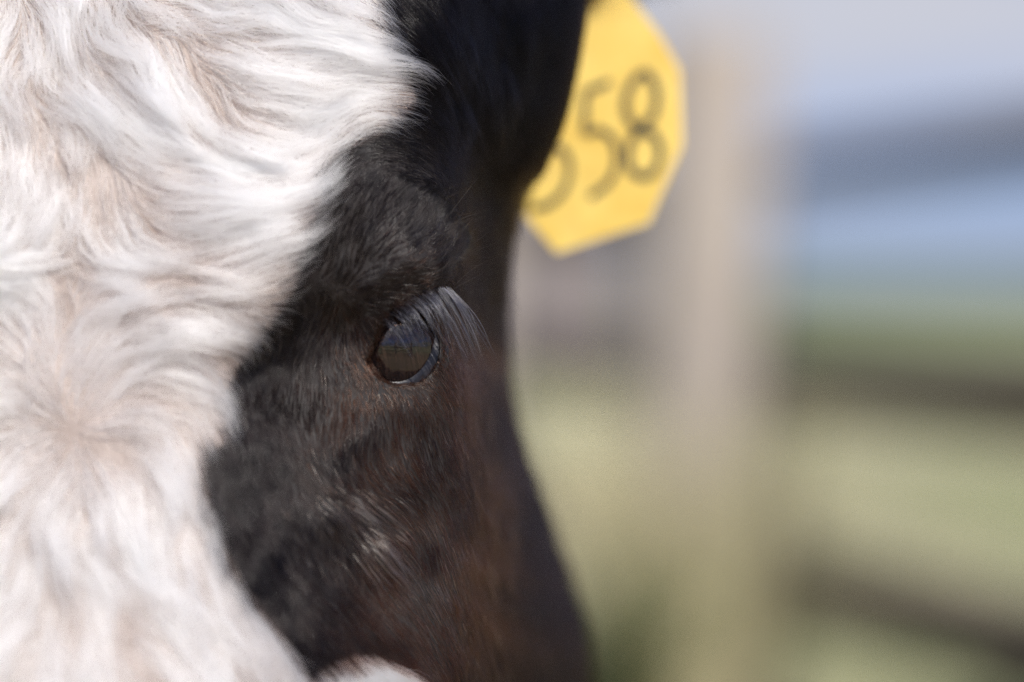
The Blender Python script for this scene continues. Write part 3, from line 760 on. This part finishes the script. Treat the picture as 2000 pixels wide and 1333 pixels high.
# the rest of the head and the neck, out of the picture: the same coat, sparser and coarser
for nm, cond, n_, ln, mt, lf in (('white_fur', (~vis) & (white_edge_dist(cpx, cpy) > 12) & (cpy < 2240) & (cell_d < .13), 26000, .020, m_white, .22),
                                 ('black_fur', (~vis) & ((white_edge_dist(cpx, cpy) <= 12) | (cell_d > .12)) & (cpy < 2300) & (cell_d < .19), 26000, .010, m_black, .3)):
    v, u = seed(n_, cond * (1 - csock)); p0 = bil(full, v, u); px, py = toPx(p0)
    L_ = np.full(n_, ln) * rng.uniform(.7, 1.2, n_)
    pts = groom(v, u, L_, 6, np.full(n_, lf) + .1 * vnoise(px / 30, py / 30, 1), .4, 1500, .6, .0006, .0006, 5)
    hair_object(nm, pts, taper(n_, 7, .00011), mt, body, {'shade': np.clip((.65 if 'white' in nm else .2) + rng.normal(0, .1, n_), 0, .8)})

# ear hair and temple fringe (dark, long, hanging)
def ear_hair(e, n, mt, sgn):
    n1, n2 = e.shape[:2]
    i = rng.integers(0, n1 - 1, n); j = rng.integers(0, n2, n); f = rng.random((n, 2))
    p = e[i, j] * (1 - f[:, :1]) + e[i + 1, j] * f[:, :1]; q = e[i, (j + 1) % n2] * (1 - f[:, :1]) + e[i + 1, (j + 1) % n2] * f[:, :1]
    p = p * (1 - f[:, 1:]) + q * f[:, 1:]
    cen = e.mean(1)[i]; nn = p - cen; nn /= np.linalg.norm(nn, axis=1, keepdims=True) + 1e-9
    tg = np.array([.75 * sgn, .1, -.45]) + rng.normal(0, .18, (n, 3))
    s = np.linspace(0, 1, 6)[None, :, None]
    L_ = (.011 + .006 * rng.random(n))[:, None, None]
    pts = p[:, None] + L_ * (s * tg[:, None] + nn[:, None] * .55 * (s - .35 * s * s)) + np.array([0, 0, -.004]) * s * s
    return pts
for sgn, e, n in ((1, ears[0], 22000), (-1, ears[1], 9000)):
    pts = ear_hair(e, n, m_black, sgn)
    hair_object('ear_fur', pts, taper(n, 6, .00008), m_black, body, {'shade': np.clip(.18 + rng.normal(0, .1, n), 0, .6)})

# ---- eyes
m_eye, t, b = material('eye_dark')
tcn = t.nodes.new('ShaderNodeTexCoord')
sep = t.nodes.new('ShaderNodeSeparateXYZ'); t.links.new(tcn.outputs['Object'], sep.inputs[0])
ir = ramp(t, noise(t, 260, 5), (.3, (.012, .008, .010, 1)), (.7, (.03, .017, .012, 1)))
t.links.new(ir, b.inputs['Base Color'])
b.inputs['Roughness'].default_value = .03; b.inputs['IOR'].default_value = 1.5
bump(t, b, noise(t, 110, 3), .3, .002)
b.inputs['Coat Weight'].default_value = .6; b.inputs['Coat Roughness'].default_value = .01; b.inputs['Coat IOR'].default_value = 1.5
m_lid, t, b = material('eyelid_skin')
t.links.new(ramp(t, noise(t, 500, 4), (.35, (.006, .006, .009, 1)), (.7, (.02, .018, .024, 1))), b.inputs['Base Color'])
b.inputs['Roughness'].default_value = .37; b.inputs['Specular IOR Level'].default_value = .5
bump(t, b, noise(t, 1400, 4), .2, .0006)
def mir_pts(p, sgn):
    p = np.array(p, float)
    if sgn < 0: p[..., 0] = 2 * XM - p[..., 0]
    return p
def depth_at(px_, py_):
    """skin depth (m) of the near cheek at a photo pixel, from the section table without the socket"""
    Dn = D - sock * 19
    sel = D < 60
    q = (PX - px_) ** 2 + (PY - py_) ** 2 + (~sel) * 1e9
    k = np.argpartition(q.ravel(), 4)[:4]
    return Dn.ravel()[k].mean() / 1000
RIM = [(714,706),(722,728),(745,744),(778,748),(808,737),(832,712),(846,680),(849,648),(838,620)]
EYES = {}
for sgn in (1, -1):
    bm = bmesh.new(); bmesh.ops.create_uvsphere(bm, u_segments=64, v_segments=40, radius=.0190)
    cen = mir_pts(P(762, 676, .0165), sgn)
    for vv in bm.verts:
        vv.co.y *= 1.0
    eye = bm_obj('eye', bm, m_eye, calf, 0, True); eye.location = Vector(cen) - calf_loc
    rim = np.array(RIM, float); n = len(rim)
    q = np.linspace(0, n - 1, 81); i = np.clip(q.astype(int), 0, n - 2); f = (q - i)[:, None]
    p0_, p1_, p2_, p3_ = (rim[np.clip(i + k, 0, n - 1)] for k in (-1, 0, 1, 2))
    cv = .5 * (2 * p1_ + (p2_ - p0_) * f + (2 * p0_ - 5 * p1_ + 4 * p2_ - p3_) * f ** 2 + (3 * p1_ - p0_ - 3 * p2_ + p3_) * f ** 3)
    cen3 = P(762, 676, .0165); eyep = np.array([0, CAM_Y, CAM_Z])
    ctr = []
    for x, y in cv:
        ray = P(x, y, 0) - eyep; ray /= np.linalg.norm(ray); oc = eyep - cen3; bq = np.dot(oc, ray)
        disc = max(bq * bq - (np.dot(oc, oc) - .0190 ** 2), 0)
        ctr.append(eyep + ray * (-bq - math.sqrt(disc)))
    ctr = np.array(ctr)
    LV = []
    for k in range(81):
        e_ = k / 80; wdn = .0029 * min(1, e_ * 3.2, (1 - e_) * 3.0) ** .8 + .00015
        nrm_ = (ctr[k] - cen3) / np.linalg.norm(ctr[k] - cen3)
        tgv = ctr[min(k + 1, 80)] - ctr[max(k - 1, 0)]; tgv /= np.linalg.norm(tgv)
        ow = np.cross(tgv, nrm_); ow *= np.sign(np.dot(ow, ctr[k] - P(EX, EY - 20, 0)))
        for j in range(14):
            a = 2 * pi * j / 14
            LV.append(ctr[k] + ow * (wdn * (1.25 * cos(a) + 1.05)) + nrm_ * wdn * (.62 * sin(a) + .05 + .25 * cos(a)))
    k = np.arange(81 * 14).reshape(81, 14)
    LF = np.stack([k[:-1], np.roll(k[:-1], -1, 1), np.roll(k[1:], -1, 1), k[1:]], -1).reshape(-1, 4)
    lid = link_mesh('eyelid', smooth(np_mesh('eyelid', mir_pts(LV, sgn) - cen, LF)), m_lid); lid.parent = eye
    EYES[sgn] = (eye, cen)
# ---- lashes: a dense silvery fan from the upper lid, sweeping right and down
def lashes(n, r0, r1, sgn, spread=1.0):
    s = rng.random(n); grp = np.round(s * 12 + rng.normal(0, .2, n)) / 12; sT = np.clip(s * .25 + grp * .75, 0, 1)
    rootc = np.array([(742, 634), (768, 604), (795, 588), (830, 570), (862, 562), (886, 572)], float)
    tipc = np.array([(778, 690), (822, 672), (870, 688), (904, 702), (932, 708), (948, 690)], float)
    s = s ** .8; tt = s * 5; i = np.clip(tt.astype(int), 0, 4); f = (tt - i)[:, None]
    ro = rootc[i] * (1 - f) + rootc[i + 1] * f + rng.normal(0, 3.5, (n, 2)); tq = sT * 5; iq = np.clip(tq.astype(int), 0, 4); fq = (tq - iq)[:, None]
    ti = tipc[iq] * (1 - fq) + tipc[iq + 1] * fq + rng.normal(0, 6 * spread, (n, 2))
    dr = np.interp(s, [0, .2, .6, 1], [-.011, -.010, -.0065, -.002]) + rng.normal(0, .0007, n)
    dt = np.interp(s, [0, .2, .6, 1], [-.012, -.013, -.008, .004]) + rng.normal(0, .0015, n)
    ln = rng.uniform(.5, 1.05, n) * (1 - .12 * np.cos(grp * 37))
    q = np.linspace(0, 1, 10)[None]
    base_ = ro[:, None] + (ti - ro)[:, None] * (q * ln[:, None])[..., None]
    # arch: bulge up and right in mid length
    arch = (11 + 5 * rng.normal(0, 1, n))[:, None] * 4 * q * (1 - q * .8)
    pxl = base_[..., 0] + arch * .75; pyl = base_[..., 1] - arch * .35
    d_ = dr[:, None] * (1 - q) + dt[:, None] * q - .004 * 4 * q * (1 - q) * .6
    return mir_pts(P(pxl, pyl, d_), sgn)
for sgn in (1, -1):
    pts = lashes(190, 0, 0, sgn)
    hair_object('eyelashes', pts - EYES[sgn][1], taper(190, 10, .0001, .12), m_lash, EYES[sgn][0], {'shade': rng.uniform(0, 1, 190) ** 1.7})
# whiskers: stray long hairs round the brow
n = 75
px = rng.uniform(800, 893, n); py = np.interp(px, [800, 893], [440, 500]) + rng.normal(0, 35, n)
dep = np.array([depth_at(x, y) for x, y in zip(px, py)])
q = np.linspace(0, 1, 9)[None]; an = rng.normal(-.75, .45, n); ln = rng.uniform(35, 110, n)
pxl = px[:, None] + np.cos(an)[:, None] * ln[:, None] * q + 10 * q * q; pyl = py[:, None] + np.sin(an)[:, None] * ln[:, None] * q + (rng.uniform(-10, 30, n))[:, None] * q * q
pts = P(pxl, pyl, dep[:, None] - .001 - .006 * q * rng.uniform(-.2, 1, n)[:, None])
hair_object('brow_hair', pts, taper(n, 9, .000035, .2), m_lash, body, {'shade': rng.uniform(0, .35, n)})

# ------------------------------------------------------------------ ear tag
m_tag, t, b = material('yellow_plastic')
g = ramp(t, noise(t, 40, 4), (.3, (.70, .465, .075, 1)), (.6, (.81, .60, .15, 1)))
g = mixc(t, ramp(t, noise(t, 22, 6, rough=.7), (.52, (0, 0, 0, 1)), (.72, (.6, .6, .6, 1))), g, (.52, .34, .09, 1))
t.links.new(g, b.inputs['Base Color']); b.inputs['Roughness'].default_value = .42
b.inputs['Subsurface Weight'].default_value = .15; b.inputs['Subsurface Radius'].default_value = (.004, .003, .001)
m_ink, t, b = material('black_marker'); t.links.new(ramp(t, noise(t, 55, 3), (.50, (.010, .014, .012, 1)), (.68, (.13, .105, .03, 1))), b.inputs['Base Color']); b.inputs['Roughness'].default_value = .5
TD = .165
outline = [(1005,392),(1094,496),(1274,437),(1340,285),(1336,140),(1296,68),(1205,-45),(1190,-95),(1150,-112),(1112,-95),(1095,-50),(1070,0),(1030,110),(1000,250),(992,330)]
outline = [(x - 7, y) for x, y in outline]
tagc = P(1180, 230, TD)
tg = empty('ear_tag', tuple(P(1150, -85, TD))); tagloc = Vector(tg.location)
tag(tg, 'yellow plastic ear tag with handwritten black number, hanging from the ear of the calf', 'ear tag')
def tagp(px, py, dd=0.0):
    # the panel leans a little: its far right edge turns away, its foot swings towards the lens
    return P(px, py, TD + (px - 1180) * 1.2e-5 - (py - 230) * 1.0e-5 + dd)
bm = bmesh.new()
fr_ = [bm.verts.new(Vector(tagp(x, y)) - tagloc) for x, y in outline]; bk = [bm.verts.new(Vector(tagp(x, y, .0022)) - tagloc) for x, y in outline]
bm.faces.new(fr_); bm.faces.new(bk[::-1])
for i in range(len(outline)): bm.faces.new((fr_[i], fr_[(i + 1) % len(outline)], bk[(i + 1) % len(outline)], bk[i]))
panel = bm_obj('panel', bm, m_tag, tg, .0006)
def stroke(name, pts, wpx):
    pts = np.array(pts, float); q = np.linspace(0, len(pts) - 1, 10 * (len(pts) - 1) + 1); n = len(pts)
    i = np.clip(q.astype(int), 0, n - 2); f = (q - i)[:, None]
    g4 = [pts[np.clip(i + k, 0, n - 1)] for k in (-1, 0, 1, 2)]
    cv = .5 * (2 * g4[1] + (g4[2] - g4[0]) * f + (2 * g4[0] - 5 * g4[1] + 4 * g4[2] - g4[3]) * f ** 2 + (3 * g4[1] - g4[0] - 3 * g4[2] + g4[3]) * f ** 3)
    tgv = np.gradient(cv, axis=0); tgv /= np.linalg.norm(tgv, axis=1, keepdims=True) + 1e-9
    nr = np.stack([-tgv[:, 1], tgv[:, 0]], 1) * wpx / 2
    m = len(cv); V = []
    for x, y in np.concatenate([cv + nr, cv - nr]): V.append(tagp(x, y, -.0005) - np.array(tagloc))
    F = [(k, k + 1, m + k + 1, m + k) for k in range(m - 1)]
    return link_mesh(name, np_mesh(name, V, F), m_ink, tg)
for name, pts, wd in (('digit', [(1252,142),(1228,175),(1222,215),(1243,250),(1275,262),(1290,295),(1278,335),(1252,345),(1230,325),(1229,285),(1250,252),(1276,225),(1283,180),(1268,148),(1252,140)], 15),
                      ('digit', [(1192,160),(1168,170),(1146,182),(1143,215),(1145,258),(1172,255),(1198,275),(1205,315),(1190,355),(1152,385)], 13),
                      ('digit', [(1100,225),(1070,238),(1050,250),(1048,300),(1068,288),(1095,290),(1113,320),(1105,365),(1075,398),(1040,408)], 13)):
    ob = stroke(name, pts, wd); ob.parent = panel; ob.location = (0, 0, 0)
bm = bmesh.new(); bmesh.ops.create_cone(bm, cap_ends=True, segments=24, radius1=.0085, radius2=.0075, depth=.006)
st = bm_obj('stud', bm, m_tag, tg, .0008); st.rotation_euler = (pi / 2, 0, 0); st.location = (0, -.008, 0)
